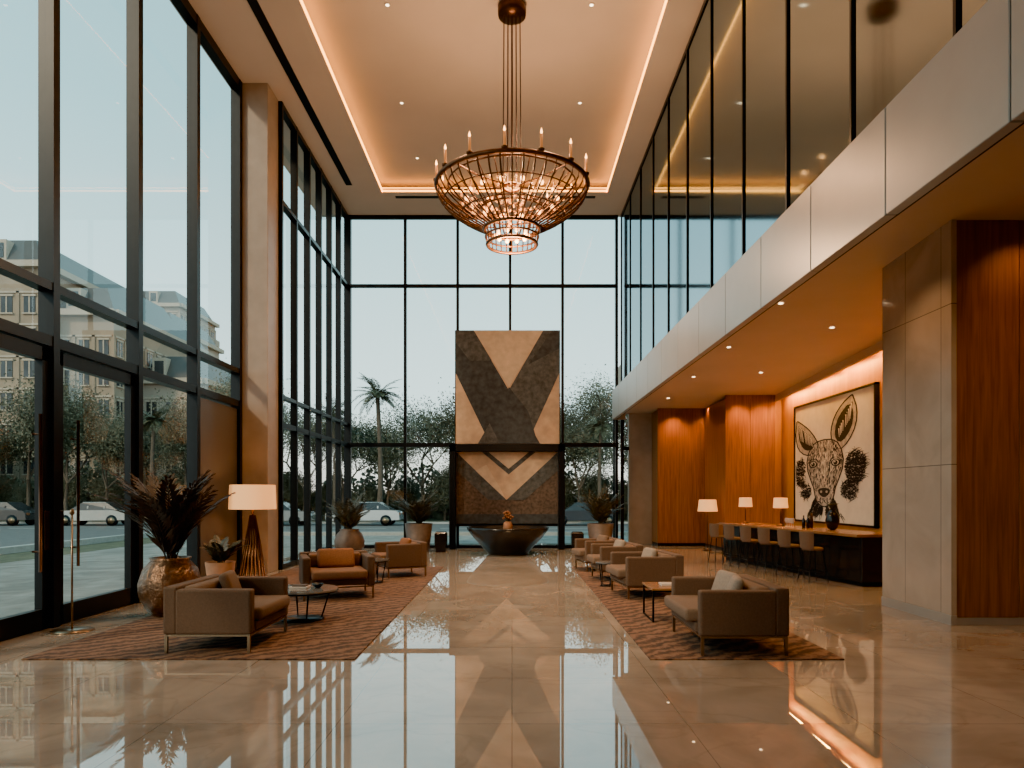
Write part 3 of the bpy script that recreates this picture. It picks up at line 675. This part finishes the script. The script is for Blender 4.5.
inst(pm,"palm_tree",(-11.9,46.8,-.05),1,.85); inst(pm,"palm_tree",(5.9,46.8,-.05),2,.75); inst(pm,"palm_tree",(-24,46.8,-.05),3,.8)
# hedge
b=B(); rr=random.Random(5)
for i in range(22000):
    x=rr.uniform(-75,40); zt=3.4+.9*math.sin(x*.5)+.6*math.sin(x*1.7); z=rr.uniform(-.2,max(.5,zt)); y=55+rr.uniform(-.5,.5); s_=rr.uniform(.1,.25)
    a=Vector((rr.uniform(-1,1),rr.uniform(-1,1),rr.uniform(-1,1))).normalized()*s_; c=a.orthogonal().normalized()*s_*.7; p=Vector((x,y,z)); b.add([p-a,p+c,p+a,p-c],[(0,1,2,3)],M_tl)
b.box(-75,40,54.95,55.05,-.25,1.8,M_tl); b.done("hedge")
# cars
def car(name,loc,rz,col):
    b=B(); mp_=mat("car_paint",col,.25,.3,coat=1,noise=.02); mg=M_bw
    body=[(-2.2,.3),(-2.25,.6),(-2.1,.85),(-1.3,.92),(1.2,.95),(2.0,.92),(2.2,.75),(2.22,.35)]
    cab=[(-1.25,.9),(-.55,1.38),(.9,1.42),(1.75,.93)]
    def ext(pr,w0,w1,m,ztop=None):
        n=len(pr); vs=[]
        for s_ in(-1,1):
            for x,z in pr: 
                w=w0 if z<1.0 else w1
                vs.append((x,s_*w,z))
        fs=[tuple(range(n))[::-1],tuple(range(n,2*n))]+[(i,(i+1)%n,n+(i+1)%n,n+i) for i in range(n)]
        b.add(vs,fs,m)
    ext(body,.88,.88,mp_); ext(cab,.84,.62,mg); b.box(-.5,.85,-.62,.62,1.385,1.43,mp_,.02)
    for x in (-.1,.9): b.box(x-.04,x+.04,-.78,.78,.9,1.2,mp_)
    for x in(-1.4,1.4):
        for s_ in(-1,1):
            Mx=Matrix.Translation((x,s_*.8,.33))@Matrix.Rotation(H,4,'X'); b.lathe([(.33,-.11),(.33,.11)],M_frame,n=18,M=Mx); b.lathe([(.2,-.12),(.2,.12)],M_leg,n=12,M=Mx)
    b.box(-2.27,-2.2,-.75,-.45,.62,.75,M_white); b.box(-2.27,-2.2,.45,.75,.62,.75,M_white); b.box(2.18,2.24,-.75,-.5,.65,.78,M_orange); b.box(2.18,2.24,.5,.75,.65,.78,M_orange)
    b.done(name,loc,rz)
car("car",(-9.0,43,-.16),.0,(.6,.6,.6)); car("car",(-14.5,43,-.16),math.pi,(.3,.3,.3)); car("car",(4.4,43,-.16),0,(.06,.06,.07)); car("car",(-25.5,43,-.16),.0,(.5,.47,.44)); car("car",(-31.5,43,-.16),0,(.08,.07,.07))
def slamp(loc):
    b=B(); b.cyl(0,0,-.2,4.2,.05,M_frame,8); b.lathe([(.1,4.2),(.2,4.5),(.14,4.75),(.02,4.85)],M_frame,n=10); b.ball((0,0,4.45),.16,M_white,n=6); b.done("street_lamp",loc)
for l in ((-14.5,32.2,-.05),): slamp(l)

# ------------------------------------------------------------------ lights
def light(kind,name,loc,e,col,rot=(0,0,0),**k):
    l=bpy.data.lights.new(name,kind); l.energy=e; l.color=col
    for a,v in k.items(): setattr(l,a,v)
    o=bpy.data.objects.new(name,l); COL.objects.link(o); o.location=loc; o.rotation_euler=rot; return o
W=(1,.56,.27)
light('POINT',"chandelier_light",(0,13.2,7.7),440,W,shadow_soft_size=.3)
light('POINT',"chandelier_light",(0,13.2,6.1),450,W,shadow_soft_size=.3)
for x,y in CD: light('SPOT',"downlight_spot",(x,y,CZ+.25),700,(1,.64,.36),spot_size=1.5,spot_blend=.8,shadow_soft_size=.06)
for x,y in DL: light('SPOT',"soffit_spot",(x,y,sz(y)-.04),115,(1,.53,.22),spot_size=2.0,spot_blend=.8,shadow_soft_size=.05)
for x,y,e in ((5.4,22.8,170),(6.4,22.8,170),(6.8,20.5,170),(7.5,20.5,170),(6.6,8.6,45)): light('SPOT',"added_pier_wash",(x,y,sz(y)-.05),e,(1,.47,.13),(.25,0,0),spot_size=1.7,spot_blend=.9,shadow_soft_size=.05)  # spots added to warm and brighten the wood piers, no fixtures modelled
for k in range(6):
    yy=11.8+k*1.7; light('AREA',"bar_cove_wash",(8.08,yy,sz(yy)-.06),48,(1,.48,.08),(0,-.2,0),shape='RECTANGLE',size=.12,size_y=1.5)
for l,e in (((-5.15,13.9,1.65),32),((5.98,21.4,1.4),45),(onbar(.4,3.5,1.5),20),(onbar(.35,5.1,1.5),20)): light('POINT',"lamp_bulb_light",l,e,(1,.5,.2),shadow_soft_size=.08)
for yy in (16.8,19.2): light('SPOT',"picture_spot",(6.2,yy,sz(yy)-.06),75,(1,.64,.34),(0,-math.radians(42),0),spot_size=1.3,spot_blend=.8,shadow_soft_size=.05)
light('SUN',"sun",(0,0,50),2.2,(1,.74,.48),(math.radians(58),0,math.radians(-38)),angle=.1)

# world
w=bpy.data.worlds.new("world"); S.world=w; w.use_nodes=True; nt=w.node_tree; bg=nt.nodes["Background"]
tc=nt.nodes.new("ShaderNodeTexCoord"); sp=nt.nodes.new("ShaderNodeSeparateXYZ"); cr=nt.nodes.new("ShaderNodeValToRGB")
nt.links.new(tc.outputs["Generated"],sp.inputs[0]); nt.links.new(sp.outputs["Z"],cr.inputs[0]); nt.links.new(cr.outputs[0],bg.inputs[0])
e=cr.color_ramp.elements; e[0].position=0; e[0].color=(.96,.86,.74,1); e[1].position=1; e[1].color=(.13,.34,.41,1)
k=e.new(.12); k.color=(.72,.88,.86,1); k=e.new(.45); k.color=(.33,.6,.65,1)
bg.inputs[1].default_value=2.15
S.view_settings.view_transform='AgX'; S.view_settings.look='AgX - Punchy'; S.view_settings.exposure=0.8
